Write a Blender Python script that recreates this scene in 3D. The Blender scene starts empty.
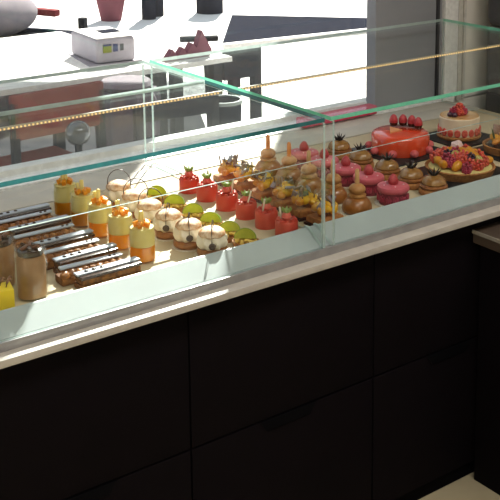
import bpy, bmesh, math, random
from mathutils import Vector, Matrix, noise
S = bpy.context.scene
COL = S.collection
PI = math.pi
rnd = random.Random(7)

# ------------------------------------------------------------------ materials
MATS = {}
def mat(name, col, rough=.5, col2=None, scale=60., bump=0., metal=0., spec=.5, coat=0., sub=0., subcol=None, transl=0., detail=3., bscale=None):
    if name in MATS: return MATS[name]
    m = bpy.data.materials.new(name); m.use_nodes = True
    nt = m.node_tree; N = nt.nodes; L = nt.links
    b = N['Principled BSDF']; out = N['Material Output']
    b.inputs['Roughness'].default_value = rough
    b.inputs['Metallic'].default_value = metal
    b.inputs['Specular IOR Level'].default_value = spec
    b.inputs['Coat Weight'].default_value = coat
    b.inputs['Coat Roughness'].default_value = .08
    if sub:
        b.inputs['Subsurface Weight'].default_value = sub
        b.inputs['Subsurface Radius'].default_value = (.01, .006, .004)
        b.inputs['Subsurface Scale'].default_value = .6
    col2 = col2 or tuple(c * .85 for c in col)
    tc = N.new('ShaderNodeTexCoord')
    nz = N.new('ShaderNodeTexNoise'); nz.inputs['Scale'].default_value = scale; nz.inputs['Detail'].default_value = detail
    L.new(tc.outputs['Object'], nz.inputs['Vector'])
    cr = N.new('ShaderNodeValToRGB')
    cr.color_ramp.elements[0].position = .36; cr.color_ramp.elements[1].position = .64
    cr.color_ramp.elements[0].color = (*col, 1); cr.color_ramp.elements[1].color = (*col2, 1)
    L.new(nz.outputs['Fac'], cr.inputs['Fac']); L.new(cr.outputs['Color'], b.inputs['Base Color'])
    if bump:
        nb = N.new('ShaderNodeTexNoise'); nb.inputs['Scale'].default_value = bscale or scale * 2; nb.inputs['Detail'].default_value = 2
        L.new(tc.outputs['Object'], nb.inputs['Vector'])
        bp = N.new('ShaderNodeBump'); bp.inputs['Strength'].default_value = bump; bp.inputs['Distance'].default_value = .002
        L.new(nb.outputs['Fac'], bp.inputs['Height']); L.new(bp.outputs['Normal'], b.inputs['Normal'])
    if transl:
        t = N.new('ShaderNodeBsdfTranslucent'); L.new(cr.outputs['Color'], t.inputs['Color'])
        mx = N.new('ShaderNodeMixShader'); mx.inputs['Fac'].default_value = transl
        L.new(b.outputs[0], mx.inputs[1]); L.new(t.outputs[0], mx.inputs[2]); L.new(mx.outputs[0], out.inputs['Surface'])
    MATS[name] = m
    return m

def glass(name, tint, refl=1.0):
    if name in MATS: return MATS[name]
    m = bpy.data.materials.new(name); m.use_nodes = True
    nt = m.node_tree; N = nt.nodes; L = nt.links
    N.remove(N['Principled BSDF']); out = N['Material Output']
    tr = N.new('ShaderNodeBsdfTransparent'); tr.inputs['Color'].default_value = (*tint, 1)
    gl = N.new('ShaderNodeBsdfGlossy'); gl.inputs['Roughness'].default_value = .0; gl.inputs['Color'].default_value = (1, 1, 1, 1)
    lw = N.new('ShaderNodeLayerWeight'); lw.inputs['Blend'].default_value = .5
    pw = N.new('ShaderNodeMath'); pw.operation = 'POWER'; pw.inputs[1].default_value = 5
    ml = N.new('ShaderNodeMath'); ml.operation = 'MULTIPLY_ADD'; ml.inputs[1].default_value = .9 * refl; ml.inputs[2].default_value = .04 * refl
    L.new(lw.outputs['Facing'], pw.inputs[0]); L.new(pw.outputs[0], ml.inputs[0])
    mx = N.new('ShaderNodeMixShader'); L.new(ml.outputs[0], mx.inputs['Fac'])
    L.new(tr.outputs[0], mx.inputs[1]); L.new(gl.outputs[0], mx.inputs[2]); L.new(mx.outputs[0], out.inputs['Surface'])
    MATS[name] = m
    return m

def emis(name, col, strength):
    if name in MATS: return MATS[name]
    m = bpy.data.materials.new(name); m.use_nodes = True
    b = m.node_tree.nodes['Principled BSDF']
    b.inputs['Base Color'].default_value = (*col, 1)
    b.inputs['Emission Color'].default_value = (*col, 1); b.inputs['Emission Strength'].default_value = strength
    MATS[name] = m
    return m

GL = glass('case_glass', (.97, .985, .98), .5)
GLW = glass('window_glass', (.98, .99, .99), .6)
GLJ = glass('jar_glass', (.96, .97, .95), .7)
EDGE = mat('glass_edge', (.16, .60, .40), .15, (.20, .66, .46), transl=.4)
EDGE2 = mat('glass_edge_pale', (.5, .62, .6), .15, transl=.4)

WHITE_METAL = mat('white_lacquer', (.36, .42, .43), .4, (.34, .39, .40), 8)
ALU = mat('brushed_aluminium', (.38, .38, .39), .35, (.33, .33, .34), 30, metal=.6)
STONE = mat('pale_stone', (.46, .43, .39), .45, (.40, .37, .34), 20, bump=.1)
SHELF = mat('beige_shelf', (.53, .44, .29), .6, (.49, .40, .26), 12, spec=.25)
DECKW = mat('white_deck', (.52, .49, .43), .6, (.48, .45, .40), 12, spec=.25)
BLACK = mat('black_laminate', (.0045, .0032, .0045), .7, (.0038, .0028, .0038), 20, spec=.05)
BLACK2 = mat('black_slot', (.002, .002, .003), .8, spec=.05)
FLOORM = mat('beige_floor', (.52, .45, .30), .5, (.46, .40, .27), 6, bump=.05)
WALLM = mat('grey_beige_plaster', (.76, .73, .67), .8, (.72, .69, .63), 5, bump=.08)
CEILM = mat('white_ceiling', (.75, .74, .72), .9)
FRAMEW = mat('white_window_frame', (.84, .85, .85), .4)
PANEL = mat('dark_grey_panel', (.25, .26, .29), .5, (.23, .24, .27), 8)

# ------------------------------------------------------------------ mesh building
class MB:
    def __init__(s): s.bm = bmesh.new(); s.mi = 0
    def _fin(s, geom_verts, M):
        if M is not None: bmesh.ops.transform(s.bm, matrix=M, verts=geom_verts)
        fs = set(f for v in geom_verts for f in v.link_faces)
        for f in fs: f.material_index = s.mi
        return geom_verts
    def box(s, c, d, rot=(0, 0, 0), bev=0., seg=2):
        r = bmesh.ops.create_cube(s.bm, size=1.)
        vs = r['verts']
        bmesh.ops.scale(s.bm, vec=d, verts=vs)
        if bev:
            es = list(set(e for v in vs for e in v.link_edges))
            g = bmesh.ops.bevel(s.bm, geom=es, offset=bev, segments=seg, affect='EDGES', profile=.6)
            vs = list(set(v for f in g['faces'] for v in f.verts) | set(v for v in vs if v.is_valid))
        M = Matrix.Translation(c) @ (Matrix.Rotation(rot[2], 4, 'Z') @ Matrix.Rotation(rot[1], 4, 'Y') @ Matrix.Rotation(rot[0], 4, 'X'))
        s._fin(vs, M); return s
    def lathe(s, prof, c=(0, 0, 0), n=28, M=None, flute=0, famp=0., twist=0.):
        rings = []
        allv = []
        for k, (r, z) in enumerate(prof):
            if r < 1e-6:
                v = s.bm.verts.new((0, 0, z)); rings.append([v]); allv.append(v)
            else:
                ring = []
                for i in range(n):
                    a = 2 * PI * i / n
                    rr = r * (1 + (famp * math.cos(flute * a + twist * k) if flute else 0))
                    v = s.bm.verts.new((rr * math.cos(a), rr * math.sin(a), z)); ring.append(v); allv.append(v)
                rings.append(ring)
        fs = []
        for a, b in zip(rings, rings[1:]):
            for i in range(n):
                j = (i + 1) % n
                if len(a) == 1 and len(b) == 1: continue
                if len(a) == 1: fs.append(s.bm.faces.new((a[0], b[i], b[j])))
                elif len(b) == 1: fs.append(s.bm.faces.new((a[i], b[0], a[j])))
                else: fs.append(s.bm.faces.new((a[i], b[i], b[j], a[j])))
        T = Matrix.Translation(c)
        if M is not None: T = T @ M
        s._fin(allv, T); return s
    def blob(s, c, d, sub=2, amp=0., freq=1., rot=(0, 0, 0), seed=0.):
        r = bmesh.ops.create_icosphere(s.bm, subdivisions=sub, radius=1.)
        vs = r['verts']
        for v in vs:
            if amp: v.co *= 1 + amp * noise.noise(v.co * freq + Vector((seed, seed * 1.7, 0)))
        bmesh.ops.scale(s.bm, vec=d, verts=vs)
        M = Matrix.Translation(c) @ (Matrix.Rotation(rot[2], 4, 'Z') @ Matrix.Rotation(rot[1], 4, 'Y') @ Matrix.Rotation(rot[0], 4, 'X'))
        s._fin(vs, M); return s
    def tube(s, pts, r, n=8, cap=True):
        pts = [Vector(p) for p in pts]
        rs = r if isinstance(r, (list, tuple)) else [r] * len(pts)
        rings = []; allv = []
        up = Vector((0, 0, 1))
        for i, p in enumerate(pts):
            t = (pts[min(i + 1, len(pts) - 1)] - pts[max(i - 1, 0)]).normalized()
            u = up if abs(t.dot(up)) < .95 else Vector((1, 0, 0))
            a = t.cross(u).normalized(); b = t.cross(a).normalized()
            ring = [s.bm.verts.new(p + (a * math.cos(2 * PI * k / n) + b * math.sin(2 * PI * k / n)) * rs[i]) for k in range(n)]
            rings.append(ring); allv += ring
        for A, B in zip(rings, rings[1:]):
            for k in range(n):
                j = (k + 1) % n
                s.bm.faces.new((A[k], A[j], B[j], B[k]))
        if cap:
            s.bm.faces.new(rings[0][::-1]); s.bm.faces.new(rings[-1])
        s._fin(allv, None); return s
    def prism(s, poly, z0, z1, M=None):
        lo = [s.bm.verts.new((x, y, z0)) for x, y in poly]; hi = [s.bm.verts.new((x, y, z1)) for x, y in poly]
        s.bm.faces.new(lo[::-1]); s.bm.faces.new(hi)
        n = len(poly)
        for i in range(n):
            j = (i + 1) % n
            s.bm.faces.new((lo[i], lo[j], hi[j], hi[i]))
        s._fin(lo + hi, M); return s
    def build(s, name, m, parent=None, smooth=True, loc=(0, 0, 0), ang=40):
        me = bpy.data.meshes.new(name)
        bmesh.ops.recalc_face_normals(s.bm, faces=s.bm.faces[:])
        if smooth:
            for f in s.bm.faces: f.smooth = True
            th = math.radians(ang)
            for e in s.bm.edges:
                if len(e.link_faces) == 2 and e.calc_face_angle(0) > th: e.smooth = False
        s.bm.to_mesh(me); s.bm.free()
        for q in (m if isinstance(m, (list, tuple)) else [m]): me.materials.append(q)
        o = bpy.data.objects.new(name, me); COL.objects.link(o)
        o.location = loc
        if parent: o.parent = parent
        return o

def thing(name, label, cat, loc=(0, 0, 0), rz=0., group=None):
    o = bpy.data.objects.new(name, None); COL.objects.link(o)
    o.empty_display_size = .02
    o.location = loc; o.rotation_euler = (0, 0, rz)
    return tag(o, label, cat, group)
def tag(o, label, cat, group=None):
    o['label'] = label; o['category'] = cat
    if group: o['group'] = group
    return o
def struct(o):
    o['kind'] = 'structure'; return o
def kids(o): return [c for c in COL.objects if c.parent == o]
def dup(root, loc, rz, label, sc=1.):
    def rec(o, par):
        c = o.copy(); COL.objects.link(c)
        if par: c.parent = par
        for ch in kids(o): rec(ch, c)
        return c
    r = rec(root, None); r.location = loc; r.rotation_euler = (0, 0, rz); r.scale = (sc, sc, sc)
    r['label'] = label
    return r

FL = -.155     # floor of the shop
G = -.13      # terrace paving
SH = .6806    # display shelf top

# ------------------------------------------------------------------ room shell
def slab(name, c, d, m, bev=0.): return struct(MB().box(c, d, bev=bev).build(name, m))
slab('floor', (-.4, -1.2, FL - .05), (5.2, 4.4, .1), FLOORM)
slab('ceiling', (-.4, -1.2, 2.95), (5.2, 4.4, .1), CEILM)
slab('wall_left', (-2.95, -1.2, 1.385), (.1, 4.4, 3.03), WALLM)
slab('wall_right', (2.15, -1.2, 1.385), (.1, 4.4, 3.03), WALLM)
slab('wall_front', (-.4, -3.35, 1.385), (5.0, .1, 3.03), WALLM)
# window wall: opening x -1.7 .. 1.36, z .665 .. 2.45
wb = MB()
wb.box((-.4, 1.0, (FL + .655) / 2), (5.0, .1, .655 - FL)); wb.box((-.4, 1.0, 2.675), (5.0, .1, .45))
wb.box((-2.3, 1.0, 1.55), (1.2, .1, 1.80)); wb.box((1.745, 1.0, 1.55), (.71, .1, 1.80))
struct(wb.build('wall_back', WALLM, smooth=False))
wf = MB()
wf.box((-.17, .965, .668), (3.06, .13, .022), bev=.003)           # sill board
wf.box((-.17, 1.0, .69), (3.06, .05, .03), bev=.003)              # lower frame
wf.box((-1.67, 1.0, 1.56), (.06, .06, 1.78), bev=.003)
wf.box((1.355, .955, 1.565), (.075, .07, 1.78), bev=.004); wf.box((1.327, .948, 1.565), (.02, .07, 1.78), bev=.003)
wf.box((-.17, 1.0, 2.42), (3.06, .06, .06), bev=.003)
win = struct(wf.build('window_1', FRAMEW))
MB().box((-.33, 1.0, 1.56), (2.64, .006, 1.76)).build('window_pane', GLW, win, smooth=False)
pn = MB(); pn.box((1.148, .955, 1.565), (.330, .05, 1.77), bev=.002)
pn.build('dark_panel', PANEL, win)
MB().box((1.288, .926, 1.565), (.012, .01, 1.77)).build('panel_groove', mat('groove', (.03, .03, .035), .6), win, smooth=False)
tr = MB(); tr.box((1.42, .943, 1.55), (.02, .014, 1.80), bev=.002); tr.box((1.45, .945, 1.55), (.012, .01, 1.80), bev=.002)
struct(tr.build('trim_1', mat('trim_grey', (.66, .64, .59), .6)))

# terrace outside
struct(MB().box((3.0, 9.05, G - .05), (30, 16, .1)).build('terrace_paving', mat('pale_paving', (.74, .73, .70), .85, (.68, .67, .64), 3, bump=.2), smooth=False))
sp = MB(); sp.prism([(-3.5, 1.06), (1.0, 1.06), (1.85, 3.4), (2.25, 4.2), (1.6, 5.4), (-3.5, 5.4)], G, G + .006)  # dark sheet: shade on the ground near the window put into its colour
struct(sp.build('shaded_paving', mat('shaded_paving', (.035, .037, .042), .95, (.055, .055, .058), 9, bump=.2, spec=0.), smooth=False))
# facades across the street (what the case glass mirrors)
fa = MB(); fa.box((4, 20, 3.6), (40, 1, 7.5)); fa.mi = 1
for k in range(16):
    for z in (1.6, 4.6): fa.box((-13.5 + k * 2.3, 19.49, z), (1.2, .06, 1.7))
struct(fa.build('street_facade', [mat('facade_stone', (.20, .185, .16), .9, (.16, .15, .13), 2), mat('facade_window', (.03, .035, .04), .3)], smooth=False))
gr = MB(); gr.prism([(1.75, 4.35), (2.5, 4.25), (2.65, 4.75), (2.3, 5.1), (1.9, 4.9)], G, G + .012)
struct(gr.build('gravel_bed', mat('grey_gravel', (.03, .035, .035), .9, (.30, .31, .31), 55, bump=.6), smooth=False))

# ------------------------------------------------------------------ counter: cabinets, base, glass cases
def cabinet(x0, x1, label):
    t = thing('counter_cabinet', label, 'cabinet', ((x0 + x1) / 2, .40, FL), 0, 'black cabinet units under the display')
    w = x1 - x0
    MB().box((0, .03, .419), (w - .002, .80, .738), bev=.001).build('carcass', BLACK, t)
    MB().box((0, .015, .025), (w - .002, .79, .05)).build('plinth', BLACK2, t, smooth=False)
    b = MB()
    b.box((0, -.385, .6095), (w - .004, .02, .351), bev=.0015)
    b.build('door', BLACK, t)
    d = MB(); d.box((0, -.385, .2395), (w - .004, .02, .379), bev=.0015)
    dr = d.build('drawer', BLACK, t)
    h = MB(); h.prism([(-.085, .0), (-.065, -.028), (.065, -.028), (.085, .0)], -.002, .002, Matrix.Translation((0, -.3965, .431)) @ Matrix.Rotation(PI / 2, 4, 'X'))
    h.build('finger_slot', BLACK2, dr, smooth=False)
    return t
cabinet(-1.475, -.925, 'black cabinet unit leftmost of the row under the pastry display')
cabinet(-.925, -.375, 'black cabinet unit under the chocolate bars and mango jars')
cabinet(-.375, .175, 'black cabinet unit under the red cakes at the join of the two glass cases')
cabinet(.175, .725, 'black cabinet unit under the pink cakes left of the low brown counter')
cabinet(.725, 1.275, 'black cabinet unit rightmost of the row behind the low brown counter')

base = thing('display_base', 'long pale display base with stone ledge and beige shelf carrying the pastries', 'display base', (0, 0, .62))
XL, XR = -1.5, 1.30; XM, XW = (XL + XR) / 2, XR - XL
def bpart(name, m, f, smooth=True):
    b = MB(); f(b); bmesh.ops.translate(b.bm, vec=(0, 0, -.62), verts=b.bm.verts[:]); return b.build(name, m, base, smooth)
bpart('ledge', STONE, lambda b: b.box((XM, .40, .6435), (XW, .88, .017), bev=.002))
bpart('channel', ALU, lambda b: b.box((XM, -.001, .6615), (XW, .012, .021), bev=.002))
MYZ = Matrix(((0, 0, 1, 0), (1, 0, 0, 0), (0, 1, 0, 0), (0, 0, 0, 1)))   # (x,y,z)->(z,x,y): profile in YZ swept along X
bpart('front_lip', WHITE_METAL, lambda b: b.prism([(.006, .650), (.006, .672), (.062, .7045), (.067, .7055), (.070, .702), (.070, .650)], XL, XR, MYZ), False)
bpart('shelf', SHELF, lambda b: b.box((XM, .387, .666), (XW, .630, .028), bev=.001))
bpart('rear_deck', DECKW, lambda b: (b.box((XM, .755, .666), (XW, .095, .032), bev=.002), b.box((XM, .845, .664), (XW, .075, .028), bev=.002)))
bpart('groove_strip', mat('brown_groove', (.16, .11, .07), .6), lambda b: b.box((XM, .7045, .665), (XW, .006, .026)))

def pane(name, c, d, parent, edge=EDGE):
    b = MB(); b.box(c, d)
    ax = min(range(3), key=lambda i: d[i])
    b.bm.normal_update()
    for f in b.bm.faces:
        f.material_index = 0 if abs(f.normal[ax]) > .5 else (2 if f.normal.y > .5 else 1)
    return b.build(name, [GL, edge, EDGE2], parent, smooth=False)
TZ = .991
def case(x0, x1, label, sides, rear_split, EDGE=EDGE):
    t = thing('glass_display_case', label, 'display case', ((x0 + x1) / 2, .43, .665))
    t_ = lambda p: (p[0] - (x0 + x1) / 2, p[1] - .43, p[2] - .665)
    if rear_split:
        pane('top_pane', t_(((x0 + x1) / 2, .265, TZ)), (x1 - x0, .53, .010), t, EDGE)
        pane('rear_top_pane', t_(((x0 + x1) / 2, .703, TZ)), (x1 - x0, .338, .010), t, EDGE2)
    else:
        pane('top_pane', t_(((x0 + x1) / 2, .435, TZ)), (x1 - x0, .87, .010), t, EDGE)
    pane('front_pane', t_(((x0 + x1) / 2, -.001, .785)), (x1 - x0 - .018, .005, .224), t, EDGE2)
    for x in sides:
        b = MB(); ox, oy, oz = t_((x, 0, 0))
        b.prism([(y + oy, z + oz) for y, z in [(-.004, .6725), (.004, .6725), (.058, .7085), (.072, .7085), (.072, .6835), (.865, .6835), (.865, .985), (-.004, .985)]], ox - .003, ox + .003, MYZ)
        b.bm.normal_update()
        for f in b.bm.faces: f.material_index = 0 if abs(f.normal.x) > .5 else 1
        b.build('side_pane', [GL, EDGE2], t, smooth=False)
    st = MB(); st.box(t_(((x0 + x1) / 2, .43, TZ - .009)), (x1 - x0 - .02, .008, .007))
    led = st.build('led_strip', mat('led_profile', (.45, .40, .30), .5), t, smooth=False)
    dots = MB()
    n = int((x1 - x0) / .0105)
    for i in range(n):
        dots.box(t_((x0 + .02 + (x1 - x0 - .04) * (i + .5) / n, (.4255), TZ - .0095)), (.0036, .004, .004))
    dots.build('led_chips', emis('led_glow', (1., .66, .26), .9), led, smooth=False)
    return t
case(-1.45, .010, 'left glass pastry case over the jars, chocolate bars and red cakes', [.005, -1.445], True, mat('glass_edge_teal', (.025, .13, .14), .15, (.03, .16, .17), transl=.25))
case(.029, 1.262, 'right glass pastry case over the pink cakes and large round cakes', [.0335, 1.258], False)

# red strip on the sill behind the right case
tag(MB().box((.79, .908, .6955), (.33, .045, .031), bev=.004).build('folded_banner', mat('crimson_cloth', (.62, .05, .11), .7)),
    'narrow crimson strip lying on the window sill behind the glass cases', 'banner')

# low brown counter to the right, in front of the display
lc = thing('low_counter', 'low black counter with brown top at the right in front of the display', 'counter', (.86, -.437, FL))
MB().box((0, 0, .3575), (.62, .86, .715), bev=.002).build('body', BLACK, lc)
MB().box((0, 0, .735), (.66, .88, .04), bev=.004).build('top', mat('brown_top', (.085, .06, .045), .4, (.06, .045, .035), 10), lc)
MB().box((-.331, 0, .748), (.003, .88, .010)).build('edge_strip', mat('pale_edge', (.28, .26, .23), .5), lc, smooth=False)

# dark appliance beyond the right case
ap = thing('coffee_machine', 'tall dark grey appliance at the right end beyond the glass case', 'appliance', (1.695, .73, FL))
DKG = mat('dark_enamel', (.06, .06, .068), .35); MDG = mat('mid_grey_metal', (.21, .205, .20), .4, metal=.3)
MB().box((0, 0, .36), (.40, .28, .72), bev=.01).build('stand', DKG, ap)
MB().box((0, -.01, .78), (.41, .29, .12), bev=.01).build('drip_tray', mat('black_plastic', (.03, .028, .03), .4), ap)
MB().box((0, .01, .97), (.38, .26, .26), bev=.008).build('body', MDG, ap)
b = MB(); b.box((0, -.01, 1.36), (.43, .31, .52), bev=.05, seg=5); b.build('hood', DKG, ap)
MB().box((0, -.168, 1.13), (.36, .006, .012), bev=.002).build('trim_band', mat('steel', (.5, .5, .5), .3, metal=.9), ap)

# ------------------------------------------------------------------ pastries: materials
CHOC = mat('dark_chocolate', (.030, .014, .010), .18, (.045, .02, .012), 80, spec=.6)
CHOCG = mat('chocolate_sky_sheen', (.42, .47, .55), .4, (.36, .41, .49), 30)  # sky reflection on dark chocolate, painted as a blue-white base colour
CARAMEL = mat('caramel', (.28, .10, .022), .4, (.18, .055, .012), 90, bump=.3, coat=.2)
CHOUX = mat('choux_glaze', (.24, .080, .013), .3, (.30, .11, .022), 50, coat=.25)
CHOUXH = mat('choux_head', (.46, .23, .075), .5, (.34, .14, .035), 60)
BISC = mat('biscuit', (.42, .18, .045), .75, (.28, .10, .025), 150, bump=.5)
CREAM = mat('cream', (.86, .80, .66), .5, (.82, .75, .60), 40, transl=.25)
PALEY = mat('pale_yellow_cream', (.80, .70, .30), .5, (.76, .64, .24), 40, transl=.3)
MANGO = mat('mango', (.85, .42, .03), .3, (.80, .32, .02), 60, coat=.4, transl=.35)
MANGOY = mat('mango_yellow', (.92, .56, .02), .3, (.90, .46, .015), 60, coat=.4, transl=.35)
JELLY = mat('passion_jelly', (.82, .44, .04), .25, (.78, .36, .03), 50, transl=.6)
REDG = mat('red_glaze', (.60, .060, .032), .4, (.52, .042, .022), 30, coat=.15, transl=.25)
REDM = mat('red_mirror_glaze', (.66, .060, .016), .1, (.62, .05, .014), 10, coat=.8)
STRAW = mat('strawberry', (.55, .03, .03), .35, (.62, .12, .06), 160, coat=.4, bump=.3)
LEAF = mat('leaf_green', (.22, .30, .05), .5, (.30, .38, .10), 80, transl=.3)
LIME = mat('lime_flesh', (.66, .66, .08), .3, (.54, .58, .05), 70, transl=.6)
RIND = mat('lime_rind', (.22, .36, .03), .4, (.30, .42, .05), 90, transl=.25)
PINK = mat('pink_macaron', (.58, .11, .14), .45, (.50, .08, .11), 70)
RASP = mat('raspberry', (.30, .02, .05), .4, (.40, .04, .08), 150, bump=.5)
RASPD = mat('raspberry_dark', (.17, .014, .028), .4, (.26, .03, .05), 110, bump=.5)
MONT = mat('chestnut_glaze', (.30, .15, .035), .25, (.22, .09, .02), 50, coat=.4)
SPIKE = mat('spiky_chocolate', (.012, .008, .008), .4)
PURP = mat('violet_chip', (.26, .22, .28), .45, (.20, .17, .22), 60)
MILK = mat('milk_chocolate', (.20, .09, .04), .35, (.15, .06, .03), 60)
TAGB = mat('brown_tag', (.06, .035, .025), .4)
SUGAR = mat('powdered_choux', (.42, .19, .06), .6, (.72, .58, .42), 70, bump=.3)
WHITEC = mat('white_chocolate', (.80, .74, .62), .4)
DOILYM = mat('white_paper', (.72, .66, .54), .7)
BOARD = mat('black_board', (.010, .010, .012), .4, spec=.3)
DOT = mat('white_sugar_dot', (.9, .85, .85), .5)
ORAW = mat('orange_stick', (.85, .32, .05), .4, (.80, .26, .03), 50, transl=.25)

ORD = ['nearest', 'second from the front', 'third from the front', 'fourth from the front', 'fifth from the front', 'farthest back']
def ordn(i, n): return 'farthest back' if i == n - 1 else ORD[i]
def berry(b, c, r, rot=(0, 0, 0), seed=0.):   # raspberry: conical cluster of drupelets
    M = Matrix.Translation(c) @ (Matrix.Rotation(rot[2], 4, 'Z') @ Matrix.Rotation(rot[0], 4, 'X'))
    n0 = len(b.bm.verts); b.bm.verts.ensure_lookup_table()
    for k in range(5):
        z = -.7 + k * .45; rr = math.sqrt(max(0, 1 - (z / 1.45) ** 2)) * .78
        n = [7, 8, 7, 5, 1][k]
        for i in range(n):
            a = 2 * PI * (i + .5 * (k % 2)) / n
            p = Vector((rr * math.cos(a), rr * math.sin(a), z)) * r if n > 1 else Vector((0, 0, 1.1 * r))
            b.blob(M @ p, (r * .36,) * 3, 1)
def strawberry(b, c, r, h, rot=0.):
    b.lathe([(0, 0), (r * .8, h * .08), (r, h * .3), (r * .82, h * .62), (r * .4, h * .9), (0, h)], c, 14, Matrix.Rotation(rot, 4, 'X'))

# ---- doilies
def doily(r, loc, label, group):
    b = MB(); n = 56
    ring = [(math.cos(2 * PI * i / n) * r * (1 + .035 * math.cos(PI * i)), math.sin(2 * PI * i / n) * r * (1 + .035 * math.cos(PI * i))) for i in range(n)]
    b.prism(ring, 0, .0012)
    return tag(b.build('paper_doily', DOILYM, None, False, loc), label, 'doily', group)
DZ = SH + .0013

# ---- red cylinder cakes
def make_red():
    t = thing('red_cake', '', 'cake', group='red cylinder cakes in the left case')
    r, h = .0285, .042
    MB().lathe([(0, 0), (r, 0), (r * 1.01, .004), (r, h - .004), (r - .003, h - .0005), (r - .006, h), (0, h)]).build('glazed_body', REDG, t)
    b = MB()
    for i in range(9):
        a = 2 * PI * i / 9; b.blob((math.cos(a) * .021, math.sin(a) * .021, h + .001), (.006, .006, .004), 2)
    b.build('cream_border', REDG, t)
    b = MB(); strawberry(b, (0, 0, h), .013, .024); s = b.build('strawberry', STRAW, t)
    b = MB()
    for i in range(7):
        a = 2 * PI * i / 7
        b.lathe([(0, 0), (.0035, .004), (.003, .010), (0, .016)], (math.cos(a) * .004, math.sin(a) * .004, h + .019), 6,
                Matrix.Rotation(a, 4, 'Z') @ Matrix.Rotation(.75, 4, 'Y'))
    b.blob((0, 0, h + .022), (.010, .010, .006), 2, .3, 3.)
    b.build('leaf_crown', LEAF, s)
    MB().box((-.012, .008, h + .017), (.004, .004, .035), (.1, -.25, 0), .0008).build('white_stick', WHITEC, t)
    return t
RC = make_red()
ys = [.104, .190, .278, .366, .462, .551]; xs = [-.028, -.028, -.029, -.031, -.032, -.034]
for i, (x, y) in enumerate(zip(xs, ys)):
    lab = 'red cylinder cake with strawberry, %s in its column beside the lime tarts' % ordn(i, 6)
    if i == 0: RC.location = (x, y, SH); RC['label'] = lab
    else: dup(RC, (x, y, SH), i * 1.1, lab, 1 + .03 * math.sin(i * 2.3))

# ---- mango jars
def make_jar():
    t = thing('mango_dessert_jar', '', 'dessert jar', group='mango cream jars')
    b = MB(); R = .0325
    b.lathe([(0, 0), (R - .003, 0), (R, .003), (R, .066), (R - .003, .073), (R - .003, .081), (R - .001, .083), (R - .003, .0845), (R - .005, .083), (R - .005, .073),
             (R - .003, .065), (R - .003, .004), (0, .004)])
    b.build('glass', GLJ, t)
    b = MB(); b.lathe([(0, .0045), (R - .0035, .0045), (R - .0035, .037), (R - .006, .038), (0, .0375)]); b.build('mango_jelly', JELLY, t)
    b = MB(); b.lathe([(0, .0385), (R - .0035, .0385), (R - .0035, .065), (R - .0055, .074), (R - .0055, .081), (0, .083)]); b.build('pale_cream', PALEY, t)
    for k in range(5):
        a = k * 1.3; MB().box((math.cos(a) * .014, math.sin(a) * .014, .0895), (.013, .011, .012), (.2, .3, a), .002).build('mango_cube', MANGO, t)
    MB().box((-.002, .004, .101), (.010, .006, .036), (.12, .08, .4), .002).build('pale_wafer', PALEY, t)
    MB().box((.007, .008, .098), (.009, .006, .030), (-.1, .2, 1.0), .002).build('pale_wafer', PALEY, t)
    return t
J = make_jar()
for i, y in enumerate([.185, .291, .395, .491, .592]):
    lab = 'glass jar of pale cream over mango jelly, %s of its column' % ordn(i, 5)
    if i == 0: J.location = (-.386, y, SH); J['label'] = lab
    else: dup(J, (-.386, y, SH), i * .7, lab)

# ---- chocolate cream jars
def make_choc():
    t = thing('chocolate_dessert_jar', '', 'dessert jar', group='chocolate cream jars')
    R = .0335; b = MB()
    b.lathe([(0, 0), (R - .004, 0), (R, .004), (R, .088), (R - .004, .096), (R - .004, .104), (R - .001, .106), (R - .001, .110), (R - .005, .112), (R - .006, .108), (R - .006, .096),
             (R - .0025, .087), (R - .0025, .005), (0, .005)])
    b.build('glass', GLJ, t)
    b = MB(); b.lathe([(0, .0055), (R - .003, .0055), (R - .003, .086), (R - .0065, .096), (0, .097)])
    b.build('brown_cream', mat('praline_cream', (.48, .26, .12), .6, (.40, .20, .085), 45, transl=.25), t)
    MB().lathe([(0, .0975), (R - .0065, .0975), (R - .0065, .108), (R - .010, .110), (0, .111)]).build('chocolate_layer', CHOC, t)
    for k in range(6):
        a = k * 1.05; c = Vector((math.cos(a) * .013, math.sin(a) * .013, .114))
        MB().box(c, (.020, .010, .006), (.5 * math.sin(k), .4 * math.cos(k * 2), a), .002).build('chocolate_chunk', MILK if k % 2 else CHOC, t)
    return t
K = make_choc(); K.location = (-.676, .147, SH); K['label'] = 'glass jar of brown praline cream with chocolate, nearer, beside the yellow cube'
dup(K, (-.705, .245, SH), 1.2, 'glass jar of brown praline cream standing behind the other chocolate jar')
dup(K, (-.80, .345, SH), 2.2, 'glass jar of brown praline cream at the left end, behind both others')

# ---- yellow cube with sticks
t = thing('yellow_cube_box', 'small yellow cube holding curled brown sticks at the far left of the shelf', 'box', (-.757, .122, SH), math.radians(-12))
MB().box((0, 0, .0255), (.05, .05, .051), bev=.002).build('cube', mat('yellow_card', (.82, .62, .02), .5, (.78, .57, .02), 30), t)
for k, (x, y) in enumerate([(-.012, 0), (.002, .008), (.012, -.006), (.017, .01)]):
    MB().tube([(x, y, .048), (x + .002, y, .060), (x + .007, y + .002, .066), (x + .011, y + .002, .063)], .0026, 6).build('brown_stick', MILK, t)

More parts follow.
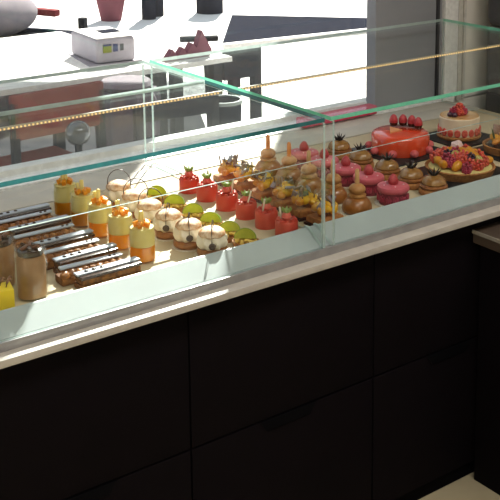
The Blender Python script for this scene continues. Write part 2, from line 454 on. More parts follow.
# ---- layered bars
BARB = mat('dark_pastry', (.085, .028, .006), .7, (.22, .085, .018), 90, bump=.5, spec=.2)
NUTS = mat('amber_nuts', (.30, .11, .012), .4, (.14, .045, .008), 90, bump=.3)
def make_bar(kind):
    t = thing('layered_bar', '', 'pastry bar', group='layered pastry bars')
    Lh = .0775
    b = MB(); W = .021
    if kind:
        b.box((0, 0, .007), (2 * Lh - .008, 2 * W, .014), bev=.003); b.box((0, 0, .021), (2 * Lh - .012, 2 * W - .003, .012), bev=.003)
        b.build('pastry_layers', BARB, t)
        MB().box((0, 0, .030), (2 * Lh - .006, 2 * W - .004, .007), bev=.002).build('chocolate_layer', CHOC, t)
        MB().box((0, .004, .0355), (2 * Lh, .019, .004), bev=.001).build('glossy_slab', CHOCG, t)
        b = MB()
        for x in (-.052, -.034, -.014): b.blob((x, .003, .0385), (.005, .0045, .002), 2)
        b.build('chocolate_beads', CHOC, t)
    else:
        b.box((0, 0, .009), (2 * Lh, 2 * W, .018), bev=.004)
        b.build('pastry_layers', BARB, t)
        b = MB()
        for k in range(9):
            b.blob((-Lh + .012 + k * .0165, -.008 + .003 * math.sin(k * 2), .020), (.011, .012, .010), 2, .35, 2., seed=k * 3.1)
        b.build('caramel_nuts', NUTS, t)
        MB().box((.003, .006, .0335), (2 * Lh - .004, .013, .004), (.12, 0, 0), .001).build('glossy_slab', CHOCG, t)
        b = MB()
        for x in (.05, .062): b.blob((x, .006, .036), (.004, .0035, .002), 2)
        b.build('chocolate_beads', CHOC, t)
    return t
BA, BB = make_bar(1), make_bar(0)
ys = [.117, .170, .226, .282, .345, .415, .474, .540, .588]
usedA = usedB = False; n0 = 0; n1 = 0
for i, y in enumerate(ys):
    x = -.520 + (.010 if i % 2 == 0 else -.006)
    if i % 2 == 0:
        lab = 'layered bar with wide glossy beaded slab, %s of its kind' % ordn(n0, 5); n0 += 1
        o = BA if n0 == 1 else dup(BA, (0, 0, 0), 0, lab)
    else:
        lab = 'caramel nut bar with narrow glossy slab, %s of its kind' % ordn(n1, 4); n1 += 1
        o = BB if n1 == 1 else dup(BB, (0, 0, 0), 0, lab)
    o['label'] = lab; o.location = (x, y, SH); o.rotation_euler = (0, 0, math.radians([1, -2, 2, 0, 1, -1, 1, 0, 1][i]))

# ---- cream puffs
def make_puff(loop):
    t = thing('cream_puff', '', 'cream puff', group='cream puffs with thin dark stems')
    MB().lathe([(0, 0), (.033, 0), (.037, .005), (.037, .013), (.034, .018), (0, .018)], n=28).build('base', CARAMEL, t)
    prof = []
    for k in range(13):
        u = k / 12; r = .0355 * math.sin(PI * (.22 + .55 * u)) ** .6
        prof.append((r, .017 + .032 * u))
    b = MB(); b.lathe([(0, .017)] + prof + [(0, .049)], n=48, flute=8, famp=.12, twist=.22); b.build('cream_swirl', CREAM, t)
    MB().lathe([(.0, .046), (.029, .046), (.0325, .050), (.031, .056), (.024, .062), (.014, .066), (0, .067)], n=28).build('choux_cap', SUGAR, t)
    if not loop:
        s = MB().tube([(.008, .006, .064), (.004, .0, .082), (-.006, -.012, .088), (-.016, -.025, .080), (-.022, -.034, .062), (-.024, -.0375, .042)], .0012, 6).build('stem', TAGB, t)
        MB().lathe([(0, -.0015), (.0075, -.0015), (.0085, 0), (.0075, .0015), (0, .0015)], (-.0255, -.041, .035), 20,
                   Matrix.Rotation(math.radians(-32), 4, 'Z') @ Matrix.Rotation(PI / 2, 4, 'X')).build('tag', TAGB, s)
    else:
        pts = []
        for k in range(17):
            a = PI * (-.12 + 1.24 * k / 16); pts.append((math.cos(a) * .030 * .85, -math.cos(a) * .030 * .6 - .008, .064 + math.sin(a) * .036))
        MB().tube(pts, .0012, 6).build('stem', TAGB, t)
    return t
PA, PB = make_puff(0), make_puff(1)
for i, (x, y) in enumerate([(-.240, .114), (-.255, .195), (-.258, .285), (-.258, .378), (-.250, .472), (-.245, .568)]):
    lab = ('cream puff with round brown tag on its stem, %s of its column' % ORD[i]) if i < 3 else ('cream puff under an arching dark stem, %s of its column' % ordn(i, 6))
    src = PA if i < 3 else PB
    if i in (0, 3): o = src; o['label'] = lab; o.location = (x, y, DZ)
    else: o = dup(src, (x, y, DZ), math.radians([0, 4, -5, 0, 8, -6][i]), lab)
    doily(.041, (x, y, SH), 'white paper doily under the cream puff %s in its column' % ordn(i, 6), 'doilies under the cream puffs')

# ---- lime tarts
def make_lime():
    t = thing('lime_tart', '', 'tart', group='lime tarts')
    MB().lathe([(0, 0), (.027, 0), (.031, .014), (.0325, .016), (.030, .016), (.027, .012), (0, .012)], n=32, flute=16, famp=.02).build('tart_shell', BISC, t)
    b = MB()
    for k in range(20):
        a = k * 2.4; r = .025 * math.sqrt((k + .5) / 20)
        b.blob((math.cos(a) * r, math.sin(a) * r, .017 + .003 * math.sin(k * 3)), (.0065, .006, .0055), 1, .3, 2., seed=k)
    b.build('crumble', mat('yellow_crumble', (.82, .58, .12), .6, (.75, .48, .07), 90, transl=.2), t)
    MB().blob((.018, .010, .024), (.010, .010, .008), 2, .2, 2.).build('cream_dollop', CREAM, t)
    # half slice of lime standing up, round side upward
    M = Matrix.Translation((-.002, -.002, .021)) @ Matrix.Rotation(math.radians(-38), 4, 'Z') @ Matrix.Rotation(math.radians(-22), 4, 'X') @ Matrix.Rotation(PI / 2, 4, 'X')
    def half(r): return [(r * math.cos(PI * k / 18), r * .92 * math.sin(PI * k / 18)) for k in range(19)]
    MB().prism(half(.0255), -.007, .007, M).build('lime_slice', LIME, t, True, ang=60)
    ring = [(.0272 * math.cos(PI * k / 18), .0272 * .93 * math.sin(PI * k / 18)) for k in range(19)] + [(.0257 * math.cos(PI * k / 18), .0257 * .92 * math.sin(PI * k / 18)) for k in range(18, -1, -1)]
    MB().prism(ring, -.0072, .0072, M).build('lime_rind', RIND, t, True, ang=60)
    return t
LT = make_lime()
for i, y in enumerate([.106, .172, .255, .341, .432, .526]):
    lab = 'lime tart with half slice of lime on crumble, %s of its column' % ordn(i, 6)
    if i == 0: LT.location = (-.150, y, SH); LT['label'] = lab
    else: dup(LT, (-.152, y, SH), math.radians([0, 6, -8, 10, -4, 5][i]), lab)

# ---- mango chocolate tarts on dark trays
def make_fruit(seed):
    r = random.Random(seed)
    t = thing('mango_chocolate_tart', '', 'tart', group='mango and chocolate tarts')
    MB().box((0, 0, .003), (.080, .074, .006), bev=.001).build('dark_tray', BOARD, t)
    MB().box((0, 0, .0155), (.074, .066, .018), bev=.005).build('pastry_base', BISC, t)
    for k in range(14):
        a = k * 2.4; q = math.sqrt((k + .3) / 14)
        c = (.028 * q * math.cos(a), .026 * q * math.sin(a), .036 + .026 * (1 - q) + r.uniform(0, .006))
        b = MB(); b.blob(c, (.0145, .0115, .0105), 2, .25, 1.5, (r.uniform(-.6, .6), r.uniform(-.6, .6), r.uniform(0, 3)), seed=k + seed)
        b.build('mango_chunk', MANGOY if k % 3 else MANGO, t)
    for k in range(9):
        a = r.uniform(0, 6.3); q = r.uniform(.3, 1)
        c = (.030 * q * math.cos(a), .029 * q * math.sin(a), .054 + .012 * (1 - q) + r.uniform(0, .014))
        m = [MILK, PURP, MILK, PURP, CHOC][k % 5]
        MB().box(c, (.026, .014, .0035), (r.uniform(-1.2, 1.2), r.uniform(-1.2, 1.2), r.uniform(0, 3)), .0008).build('chocolate_shard', m, t)
    for k in range(3):
        x, y = r.uniform(-.025, .025), r.uniform(-.02, .02)
        MB().tube([(x, y, .03), (x + r.uniform(-.02, .02), y + r.uniform(-.02, .02), .078)], .0022, 6).build('chocolate_stick', MILK, t)
    return t
fy = [.110, .196, .284, .372, .460, .546]
for i, y in enumerate(fy):
    o = make_fruit(11 + i * 5)
    o['label'] = 'tart heaped with mango chunks and chocolate shards, %s of its column' % ordn(i, 6)
    o.location = (.098, y, SH); o.rotation_euler = (0, 0, math.radians([4, -3, 6, 2, -5, 3][i]))

# ---- choux with finger
def make_choux(stickm, stickname):
    t = thing('stacked_choux', '', 'choux pastry', group='stacked choux with finger sticks')
    MB().lathe([(0, 0), (.034, 0), (.039, .004), (.0405, .011), (.038, .022), (.031, .034), (.022, .041), (0, .044)], n=30).build('lower_choux', CHOUX, t)
    b = MB(); b.lathe([(0, .040), (.019, .040), (.0235, .044), (.0225, .049), (.018, .051), (0, .052)], n=32, flute=10, famp=.05); b.build('cream_collar', CHOUXH, t)
    MB().lathe([(0, .049), (.017, .050), (.0225, .058), (.022, .066), (.016, .073), (.008, .076), (0, .077)], n=26).build('upper_choux', CHOUXH, t)
    b = MB(); b.lathe([(0, .070), (.0065, .070), (.0062, .095), (.0058, .112), (.0035, .1165), (0, .1175)], n=14); b.build(stickname, stickm, t)
    return t
CA = make_choux(mat('almond_stick', (.60, .36, .16), .45, (.52, .29, .12), 40), 'finger_stick'); CB = make_choux(ORAW, 'orange_stick')
cp = [(.222, .130), (.226, .235), (.228, .345), (.234, .445), (.232, .545)]
for i, (x, y) in enumerate(cp):
    lab = 'caramel stacked choux with %s finger stick, %s of its column' % ('pale brown' if i < 3 else 'orange', ordn(i, 5))
    src = CA if i < 3 else CB
    if i in (0, 3): o = src; o['label'] = lab; o.location = (x, y, DZ)
    else: dup(src, (x, y, DZ), i * .6, lab)
    doily(.0455, (x, y, SH), 'scalloped white doily under the stacked choux %s in its column' % ordn(i, 5), 'doilies under the stacked choux')

# ---- pink raspberry cakes
def make_pink():
    t = thing('pink_raspberry_cake', '', 'cake', group='pink raspberry cakes')
    MB().lathe([(0, 0), (.037, 0), (.038, .006), (.037, .034), (0, .034)], n=30).build('filling', RASPD, t)
    b = MB()
    for i in range(12):
        a = 2 * PI * i / 12; berry(b, (math.cos(a) * .0365, math.sin(a) * .0365, .017), .0082)
    b.build('raspberry_ring', RASP, t)
    MB().lathe([(0, .033), (.040, .033), (.0435, .037), (.0445, .043), (.042, .0485), (.034, .0515), (0, .0525)], n=36).build('macaron_lid', PINK, t)
    b = MB(); b.lathe([(0, 0), (.011, .001), (.014, .007), (.0135, .014), (.009, .023), (.004, .028), (0, .029)], (0, 0, .0515), 20, flute=7, famp=.04, twist=.4); b.build('top_raspberry', mat('raspberry_red', (.36, .025, .035), .45, (.46, .05, .06), 160, bump=.5), t)
    b = MB()
    for i in range(5):
        a = i * 1.26 + .4; b.blob((math.cos(a) * .028, math.sin(a) * .028, .0525), (.0022, .0022, .0014), 1)
    b.build('sugar_dots', DOT, t)
    return t
PK = make_pink()
pp = [(.345, .125), (.350, .232), (.353, .335), (.352, .432), (.353, .530)]
for i, (x, y) in enumerate(pp):
    lab = 'pink cake topped with one raspberry, %s of its column' % ordn(i, 5)
    if i == 0: PK.location = (x, y, DZ); PK['label'] = lab
    else: dup(PK, (x, y, DZ), i * .9, lab)
    doily(.049, (x, y, SH), 'scalloped white doily under the pink cake %s in its column' % ordn(i, 5), 'doilies under the pink cakes')

# ---- chestnut domes with spikes
def make_tan():
    t = thing('chestnut_dome_cake', '', 'cake', group='chestnut domes with dark spikes')
    MB().lathe([(0, 0), (.039, 0), (.042, .004), (.042, .013), (.039, .017), (0, .017)], n=32).build('biscuit_base', BISC, t)
    MB().lathe([(0, .017), (.035, .017), (.039, .021), (.039, .025), (.035, .028), (0, .028)], n=32).build('upper_biscuit', CARAMEL, t)
    MB().lathe([(0, .027), (.032, .027), (.0345, .032), (.032, .040), (.026, .047), (.016, .052), (0, .054)], n=40, flute=10, famp=.02).build('glazed_dome', MONT, t)
    b = MB()
    for k in range(9):
        a = 2 * PI * k / 8; tilt = .75 if k < 8 else 0
        b.lathe([(0, 0), (.0042, .001), (.0028, .015), (0, .032)], (0, 0, .048), 6, Matrix.Rotation(a, 4, 'Z') @ Matrix.Rotation(tilt, 4, 'Y'))
    b.blob((0, 0, .052), (.007, .007, .005), 2, .3, 3.)
    b.build('spiky_topping', SPIKE, t)
    return t
TN = make_tan()
tp = [(.487, .114), (.484, .203), (.484, .305), (.487, .428), (.507, .553)]
for i, (x, y) in enumerate(tp):
    lab = 'golden chestnut dome with black spikes on top, %s of its column' % ordn(i, 5)
    if i == 0: TN.location = (x, y, SH); TN['label'] = lab
    else: dup(TN, (x, y, SH), i * .5, lab)

# ---- cake boards
def board(c, d, rz, label):
    return tag(MB().box((0, 0, .002), (*d, .004), bev=.0008).build('cake_board', BOARD, None, True, (c[0], c[1], SH)), label, 'cake board', 'black boards under the large cakes')
def rot(o, d): o.rotation_euler = (0, 0, math.radians(d)); return o
board((.695, .475), (.235, .235), 0, 'square black board under the large red cake')
board((.672, .192), (.27, .235), 0, 'square black board under the large mixed fruit tart')
board((.955, .475), (.20, .20), 0, 'square black board under the cream strawberry cake')
board((.955, .255), (.20, .20), 0, 'square black board under the orange and chocolate tart')
BZ = SH + .0044

# ---- large red cake
RASPR = mat('raspberry_red', (.36, .025, .035), .45, (.46, .05, .06), 160, bump=.5)
t = thing('large_red_cake', 'large glossy red mirror-glazed cake with raspberries along its top', 'cake', (.695, .480, BZ))
R, H = .0915, .062
MB().lathe([(0, 0), (R, 0), (R + .001, .004), (R, H - .012), (R - .004, H - .004), (R - .012, H), (0, H + .001)], n=64).build('glazed_body', REDM, t)
for k in range(4):
    a = math.radians(-14 + k * 27); c = (math.cos(a) * .064, math.sin(a) * .064, H + .010)
    b = MB(); b.lathe([(0, 0), (.011, .001), (.0135, .010), (.0125, .0105), (.010, .003), (0, .002)], (c[0], c[1], H + .001), 16); cup = b.build('chocolate_cup', CHOC, t)
    b = MB(); b.lathe([(0, 0), (.0105, .001), (.0135, .008), (.0130, .017), (.0095, .026), (.004, .031), (0, .032)], (c[0], c[1], H + .006), 20, flute=7, famp=.04, twist=.4); b.build('raspberry', RASPR, cup)
MB().prism([(-.03, -.012), (.02, -.026), (.028, .024)], H + .001, H + .005, Matrix.Rotation(.3, 4, 'Z') @ Matrix.Translation((-.018, .02, 0))).build('biscuit_wedge', mat('peach_wedge', (.72, .32, .14), .5), t)
for k in range(9):
    a = 2 * PI * k / 9 + .25
    MB().blob((math.cos(a) * (R + .006), math.sin(a) * (R + .006), .0125), (.0135, .0135, .0125), 3).build('pink_truffle', mat('pink_truffle', (.62, .10, .11), .5), t)

# ---- large fruit tart
t = thing('large_fruit_tart', 'large round tart heaped with raspberries, orange pieces and grapes', 'tart', (.672, .195, BZ))
b = MB(); b.lathe([(0, 0), (.094, 0), (.101, .018), (.103, .024), (.099, .026), (.094, .021), (0, .020)], n=80, flute=40, famp=.008); b.build('crust', BISC, t)
MB().lathe([(0, .0205), (.093, .021), (.085, .026), (0, .032)], n=40).build('custard', PALEY, t)
r = random.Random(3)
GRAPE = mat('green_grape', (.50, .42, .10), .2, (.44, .36, .08), 30, coat=.5, transl=.2); BLUEB = mat('blackberry', (.03, .012, .03), .4, (.06, .02, .04), 120, bump=.4)
NF = 42
SC = 1.3
for k in range(NF):
    q = math.sqrt((k + .4) / NF); a = k * 2.39996
    x, y = .080 * q * math.cos(a), .080 * q * math.sin(a); z = .036 + .026 * (1 - q * q) + r.uniform(-.001, .003)
    ch = r.random(); b = MB(); rr = (r.uniform(-.7, .7), r.uniform(-.7, .7), r.uniform(0, 6))
    if ch < .38: berry(b, (x, y, z), .0115 * SC, rr); b.build('raspberry', STRAW if r.random() < .6 else RASP, t)
    elif ch < .68: b.blob((x, y, z), (.017 * SC, .010 * SC, .010 * SC), 2, .15, 1.5, rr, k); b.build('orange_piece', MANGO, t)
    elif ch < .80: b.blob((x, y, z), (.013 * SC, .0115 * SC, .0115 * SC), 2, 0, 1, rr); b.build('grape', GRAPE, t)
    elif ch < .90: b.blob((x, y, z), (.013 * SC, .009 * SC, .009 * SC), 2, .1, 1.5, rr); b.build('mango_piece', MANGOY, t)
    else: berry(b, (x, y, z), .011 * SC, rr); b.build('blackberry', BLUEB, t)
MB().blob((.015, .030, .075), (.019, .015, .013), 3, .35, 2.).build('cream_dollop', mat('pink_cream', (.75, .55, .55), .5), t)

# ---- cream strawberry cake
t = thing('cream_strawberry_cake', 'round cream cake with strawberry slices around the side and berries on top', 'cake', (.957, .480, BZ))
R = .070
MB().lathe([(0, 0), (R, 0), (R + .003, .004), (R + .003, .009), (R, .012), (0, .012)], n=48).build('biscuit_base', BISC, t)
MB().lathe([(0, .0121), (R - .004, .0121), (R - .004, .068), (R - .007, .071), (0, .071)], n=48).build('cream_body', mat('ivory_mousse', (.72, .60, .45), .5, (.68, .55, .40), 20), t)
for k in range(18):
    a = 2 * PI * k / 18
    b = MB(); b.lathe([(0, -.003), (.010, -.003), (.0125, 0), (.010, .003), (0, .003)], (0, 0, 0), 10)
    bmesh.ops.transform(b.bm, matrix=Matrix.Rotation(a, 4, 'Z') @ Matrix.Translation((R - .002, 0, .025)) @ Matrix.Rotation(PI / 2, 4, 'Y') @ Matrix.Diagonal((1.1, .85, 1, 1)), verts=b.bm.verts[:])
    b.build('strawberry_slice', STRAW, t)
MB().lathe([(0, .0712), (R - .006, .0712), (R - .007, .0735), (0, .074)], n=48).build('amber_glaze', mat('amber_glaze', (.60, .33, .13), .15, (.66, .44, .22), 14, coat=.6), t)
for k, (x, y) in enumerate([(-.028, .002), (-.008, .012), (.006, -.012), (-.012, -.014), (.014, .010), (-.002, .0)]):
    b = MB(); berry(b, (x, y, .086 + (.014 if k == 5 else 0)), .0125, (.3 * k, 0, k)); b.build('raspberry', STRAW if k % 2 else RASP, t)
for k, (x, y) in enumerate([(-.046, -.002), (-.04, -.018), (.022, -.006)]):
    MB().blob((x, y, .0815), (.0095, .0095, .008), 2).build('dark_berry', BLUEB, t)

# ---- orange chocolate tart
t = thing('orange_chocolate_tart', 'round tart piled with orange pieces and dark chocolate shards at the right edge', 'tart', (.955, .262, BZ))
b = MB(); b.lathe([(0, 0), (.074, 0), (.080, .018), (.082, .024), (.077, .025), (.073, .020), (0, .020)], n=64, flute=32, famp=.01); b.build('crust', BISC, t)
MB().lathe([(0, .0202), (.0725, .0205), (.060, .028), (0, .034)], n=36).build('chocolate_filling', CHOC, t)
r = random.Random(5)
for k in range(22):
    q = math.sqrt((k + .4) / 22); a = k * 2.39996
    b = MB(); b.blob((.060 * q * math.cos(a), .060 * q * math.sin(a), .036 + .016 * (1 - q * q)), (.016, .0105, .0095), 2, .2, 1.5, (r.uniform(-.6, .6), r.uniform(-.6, .6), r.uniform(0, 6)), k)
    b.build('orange_piece', MANGO if k % 2 else MANGOY, t)
for k, (x, y, z, rx, ry, rz) in enumerate([(-.005, -.03, .058, 1.1, .3, -.6), (.02, .0, .066, 1.2, -.2, -.9), (-.02, .025, .066, 1.0, .3, -.5), (.03, .03, .062, 1.2, .1, .2), (-.04, -.035, .046, .9, .4, -.3), (.045, -.02, .055, 1.0, 0, .5)]):
    MB().box((x, y, z), (.038, .032, .0035), (rx, ry, rz), .001).build('chocolate_shard', CHOC if k % 2 else MILK, t)
MB().tube([(-.05, .01, .035), (-.058, .012, .062), (-.066, .012, .082)], [.003, .0035, .0005], 6).build('leaf_blade', mat('dark_leaf', (.05, .08, .02), .5), t)

# ------------------------------------------------------------------ terrace furniture seen through the window
WT = mat('white_tabletop', (.78, .77, .76), .8, spec=.1); DKW = mat('slate_board', (.022, .024, .034), .95, (.018, .02, .028), 20, spec=.0)
DLEG = mat('dark_metal', (.03, .032, .038), .8, spec=.05); REDF = mat('red_fabric', (.20, .045, .05), .9, (.17, .035, .04), 40, spec=.05)
def table(name, label, x0, x1, y0, y1, zt, m, rz=0.):
    t = thing(name, label, 'table', ((x0 + x1) / 2, (y0 + y1) / 2, G), rz)
    w, d = x1 - x0, y1 - y0; h = zt - G
    MB().box((0, 0, h - .0125), (w, d, .025), bev=.003).build('tabletop', m, t)
    for sx in (-1, 1):
        for sy in (-1, 1):
            MB().box((sx * (w / 2 - .06), sy * (d / 2 - .06), (h - .026) / 2), (.05, .05, h - .026), bev=.003).build('leg', DLEG, t)
    return t
table('terrace_table', 'large white terrace table in full sun outside the left of the window', -.75, .86, 2.16, 3.28, .66, WT)

# sticker box on the table
t = thing('sticker_box', 'pale box with dark slot and coloured stickers on the white terrace table', 'box', (.70, 2.45, .66), math.radians(-4))
GB = mat('shaded_box', (.30, .28, .31), .8, (.34, .32, .35), 12, spec=.1)  # white box whose shaded front is painted in as grey
b = MB(); b.prism([(-.13, -.105), (.125, -.105), (.10, .22), (-.10, .22)], 0, .004); b.box((0, .05, .06), (.19, .30, .112), bev=.02, seg=4); b.build('body', GB, t)
MB().box((0, .05, .1175), (.176, .285, .004), bev=.001).build('lid', WT, t)
MB().box((.035, .06, .1205), (.09, .085, .003)).build('slot', DKW, t, smooth=False)
for k, (x, w, h, m) in enumerate([(-.042, .040, .038, mat('lime_sticker', (.17, .19, .01), .6)), (-.003, .022, .034, mat('blue_sticker', (.03, .04, .11), .6)), (.028, .016, .03, mat('grey_sticker', (.06, .065, .065), .6))]):
    s = MB().box((x, -.101, .072), (w, .003, h)).build('sticker', m, t, smooth=False)
MB().box((-.042, -.103, .087), (.038, .001, .008)).build('sticker_header', mat('blue_sticker', (.03, .04, .11), .6), t, smooth=False)

# rounded pale armchair behind the table at the left
t = thing('terrace_armchair', 'pale rounded armchair with dark seat behind the sunlit terrace table', 'chair', (1.28, 5.10, G), math.radians(32))
PG = mat('pale_grey_upholstery', (.17, .16, .19), .8, (.19, .175, .19), 20, spec=.1)
MB().box((0, .20, .78), (.74, .20, .62), (-.12, 0, 0), .095, 6).build('backrest', PG, t)
MB().blob((.02, .04, .60), (.36, .20, .15), 4, .06, 1.2).build('back_cushion', mat('lilac_cushion', (.22, .20, .225), .9, (.25, .225, .24), 14, spec=.05), t)
MB().box((0, -.08, .40), (.84, .66, .10), bev=.03, seg=4).build('seat', DKW, t)
MB().box((.43, .02, .565), (.07, .36, .05), (.03, 0, 0), .012).build('red_armrest', REDF, t)
MB().box((-.43, .02, .565), (.07, .36, .05), (.03, 0, 0), .012).build('armrest', DLEG, t)
for sx in (-1, 1):
    for sy in (-1, 1): MB().box((sx * .43, -.10 + sy * .26, .27), (.05, .05, .54), bev=.006).build('leg', DLEG, t)

# slate table with a pale edge
t = thing('slate_table', 'long dark slate-topped table with pale edge seen through the window', 'table', (0, 0, G))
zt = .66 - G
MB().prism([(1.335, 2.47), (2.9, 2.27), (3.1, 2.30), (2.41, 2.60), (1.86, 3.17)], zt - .012, zt).build('tabletop', DKW, t, False)
MB().prism([(1.318, 2.43), (2.9, 2.23), (2.9, 2.268), (1.335, 2.468)], zt - .025, zt).build('pale_edge', WT, t, False)
MB().box((1.415, 2.435, .555 - G), (.20, .02, .150), bev=.002).build('modesty_panel', DKW, t)
for x, y in [(1.50, 2.62), (2.78, 2.42), (2.9, 2.45), (1.9, 3.0)]: MB().box((x, y, (zt - .026) / 2), (.05, .05, zt - .026), bev=.003).build('leg', DLEG, t)

# pink-red folded cloth tent on small stool table
table('side_table', 'small white square table holding the folded pink cloth outside', .96, 1.30, 2.33, 2.98, .62, WT)
b = MB()
pk = [(-.13, 0.0), (-.085, .055), (-.06, .02), (-.03, .06), (-.01, .03), (.02, .075), (.045, .05), (.075, .13), (.13, .03), (.115, 0)]
b.prism(pk, -.02, .02, Matrix.Rotation(PI / 2, 4, 'X'))
tag(b.build('folded_napkin', mat('dusty_red_cloth', (.16, .06, .085), .8, (.13, .05, .07), 30), None, False, (1.10, 2.42, .6205)), 'dusty red folded cloth with jagged peaks on the small terrace table', 'cloth')
t = thing('dark_bracket', 'dark metal bracket arm between the folded cloth and the slate table', 'stand', (1.36, 2.62, G))
MB().tube([(0, 0, 0), (-.01, 0, .4), (-.03, 0, .80)], .016, 8).build('post', DLEG, t)
MB().tube([(-.16, .02, .80), (.03, -.02, .79)], .016, 8).build('arm', DLEG, t)

# dark slotted chair near the window
def slot_chair(loc, rz, label):
    t = thing('slotted_chair', label, 'chair', loc, rz)
    for (c, d) in [((0, 0, .745), (.32, .03, .07)), ((0, 0, .60), (.34, .03, .10))]:
        MB().box(c, d, bev=.008).build('back_slat', DKW, t)
    MB().box((0, .20, .46), (.36, .36, .03), bev=.01).build('seat', DKW, t)
    for sx in (-1, 1):
        MB().box((sx * .16, 0, .39), (.035, .03, .78), bev=.004).build('rear_leg', DLEG, t)
        MB().box((sx * .16, .34, .22), (.03, .03, .445), bev=.004).build('front_leg', DLEG, t)
    return t
slot_chair((.565, 1.62, G), math.radians(174), 'dark slotted-back chair just outside the window behind the glass case')
t = thing('waste_bin', 'dark grey tapering bin outside the window beside the slotted chair', 'bin', (.90, 1.80, G))
MB().lathe([(0, 0), (.055, 0), (.075, .68), (.078, .69), (.072, .69), (.06, .60), (0, .60)], n=24).build('body', DKW, t)
MB().lathe([(.070, .685), (.080, .685), (.080, .70), (.070, .70)], n=24).build('rim', mat('pale_rim', (.3, .33, .33), .4), t)

# red chairs tucked under the white table
def red_chair(loc, rz, label):
    t = thing('red_chair', label, 'chair', loc, rz, 'red chairs at the white terrace table')
    RC2 = mat('red_lacquer', (.20, .05, .04), .85, (.17, .04, .035), 30, spec=.05)
    MB().box((0, 0, .74), (.40, .03, .18), bev=.012).build('backrest', RC2, t)
    MB().box((0, .21, .46), (.40, .40, .035), bev=.012).build('seat', RC2, t)
    for sx in (-1, 1):
        MB().box((sx * .185, 0, .40), (.03, .03, .80), bev=.004).build('rear_leg', DLEG, t)
        MB().box((sx * .175, .36, .22), (.03, .03, .44), bev=.004).build('front_leg', DLEG, t)
    return t
red_chair((.20, 1.90, G), math.radians(4), 'dull red chair at the right near end of the white terrace table')
red_chair((-.32, 1.88, G), math.radians(-5), 'dull red chair at the left near end of the white terrace table')
t = thing('globe_lamp', 'dark globe on a short post just outside the window left', 'lamp', (-.03, 1.25, G))
MB().lathe([(0, 0), (.06, 0), (.06, .02), (.012, .03), (.012, .79), (0, .79)], n=20).build('post', DLEG, t)
MB().blob((0, 0, .828), (.042, .042, .042), 3).build('globe', mat('grey_globe', (.10, .11, .13), .15, metal=.6), t)
t = thing('mauve_stool', 'mauve cloth draped stool at the right end of the white terrace table', 'stool', (.56, 2.02, G), .3)
b = MB(); b.lathe([(0, 0), (.14, 0), (.15, .10), (.125, .5), (.135, .72), (.12, .755), (0, .76)], n=40, flute=9, famp=.09); b.build('drape', mat('mauve_cloth', (.10, .075, .105), .8, (.085, .06, .09), 30), t)
MB().lathe([(0, .760), (.10, .760), (.115, .775), (.10, .79), (0, .79)], n=30).build('cushion', mat('mauve_cushion', (.16, .13, .16), .8), t)
# distant posts and planter
for k, (x, y, h, r) in enumerate([(3.80, 7.58, .5, .07), (3.95, 7.72, .45, .09), (4.5, 7.55, .42, .14)]):
    t = thing('bollard', ['slim dark bollard leftmost of three at the far side of the terrace', 'middle dark bollard of three at the far side of the terrace', 'stout dark bollard rightmost of three at the far side of the terrace'][k], 'bollard', (x, y, G), 0, 'far terrace bollards')
    MB().lathe([(0, 0), (r, 0), (r, h - .03), (r * .8, h), (0, h)], n=16).build('post', DKW, t)
    MB().lathe([(r, h * .7), (r * 1.06, h * .7), (r * 1.06, h * .82), (r, h * .82)], n=16).build('band', WT, t)

# unseen sails added over the terrace to narrow the sun to one band
def sail(pts, post, label):
    z = 2.9
    t = thing('added_shade_sail', label, 'added sun blocker', (*post, G), 0, 'unseen sails added to block the sun')
    rel = [(x - post[0], y - post[1]) for x, y in pts]
    MB().prism(rel, z - G, z - G + .01).build('added_sail_canvas', mat('added_sail_canvas', (.45, .42, .36), .9), t, False)
    MB().lathe([(0, 0), (.05, 0), (.05, z - G - .001), (0, z - G - .001)], n=16).build('post', DLEG, t)
cu, su = math.cos(math.radians(42)), math.sin(math.radians(42))
def uv(u, v): return (u * cu + v * su, -u * su + v * cu)
sail([uv(-3.1, 2.3), uv(-.58, 2.3), uv(-.58, 4.7), uv(-3.1, 4.7)], (uv(-3.05, 2.35)), 'left unseen sail added over the terrace to block the sun')
sail([uv(-.21, 2.3), uv(1.2, 2.3), uv(1.2, 4.7), uv(-.21, 4.7)], (uv(1.15, 4.0)), 'right unseen sail added over the terrace to block the sun')

t = thing('planter_pot', 'dusty red flared pot far across the terrace behind the sticker box', 'pot', (3.47, 7.75, G))
MB().lathe([(0, 0), (.10, 0), (.17, .34), (.175, .36), (.155, .36), (.15, .30), (0, .30)], n=24).build('body', mat('dusty_red_clay', (.16, .06, .075), .9, spec=.05), t)
MB().lathe([(0, .301), (.149, .301), (0, .33)], n=24).build('soil', DKW, t)
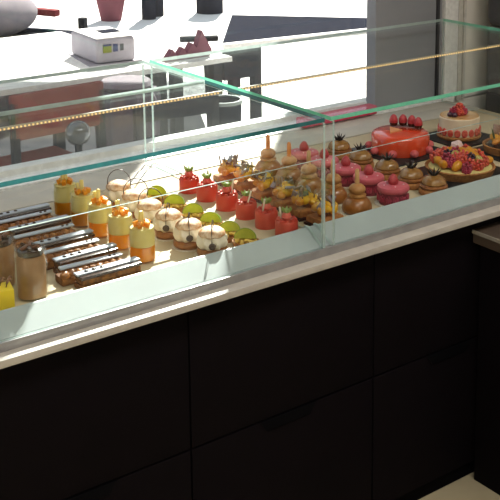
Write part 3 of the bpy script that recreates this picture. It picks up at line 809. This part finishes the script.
# ------------------------------------------------------------------ light
W = bpy.data.worlds.new('sky'); S.world = W; W.use_nodes = True
bg = W.node_tree.nodes['Background']; bg.inputs['Color'].default_value = (.78, .88, 1., 1); bg.inputs['Strength'].default_value = 1.0
sun = bpy.data.lights.new('sun', 'SUN'); sun.energy = 20.; sun.angle = math.radians(.6); sun.color = (1., .95, .86)
so = bpy.data.objects.new('sun', sun); COL.objects.link(so)
AZ, EL = math.radians(42), math.radians(38)
so.rotation_euler = Vector((-math.sin(AZ) * math.cos(EL), -math.cos(AZ) * math.cos(EL), -math.sin(EL))).to_track_quat('-Z', 'Y').to_euler()
for k, (x, y) in enumerate([(-1.0, -1.6), (.8, -1.2)]):
    l = bpy.data.lights.new('ceiling_lamp', 'AREA'); l.shape = 'RECTANGLE'; l.size = 1.2; l.size_y = .5; l.energy = 30.; l.color = (1., .93, .84)
    lo = bpy.data.objects.new('ceiling_lamp', l); COL.objects.link(lo); lo.location = (x, y, 2.88)

# ------------------------------------------------------------------ camera
cam = bpy.data.cameras.new('camera'); co = bpy.data.objects.new('camera', cam); COL.objects.link(co); S.camera = co
cam.sensor_width = 36; cam.lens = 78.912; cam.shift_x = -.14; cam.shift_y = -.42; cam.clip_start = .02; cam.clip_end = 200
psi, th = math.radians(38.2953), math.radians(10.4428)
fw = Vector((math.sin(psi) * math.cos(th), math.cos(psi) * math.cos(th), -math.sin(th))); rt = Vector((math.cos(psi), -math.sin(psi), 0)); up = rt.cross(fw)
co.matrix_world = Matrix(((rt.x, up.x, -fw.x, -1.565), (rt.y, up.y, -fw.y, -1.976), (rt.z, up.z, -fw.z, 1.65), (0, 0, 0, 1)))

S.view_settings.view_transform = 'Standard'; S.view_settings.look = 'None'; S.view_settings.gamma = 1; S.view_settings.use_curve_mapping = False
S.view_settings.exposure = 0.
S.cycles.max_bounces = 8; S.cycles.transparent_max_bounces = 32; S.cycles.diffuse_bounces = 4; S.cycles.glossy_bounces = 4
S.cycles.sample_clamp_indirect = 4.; S.cycles.caustics_reflective = False; S.cycles.caustics_refractive = False
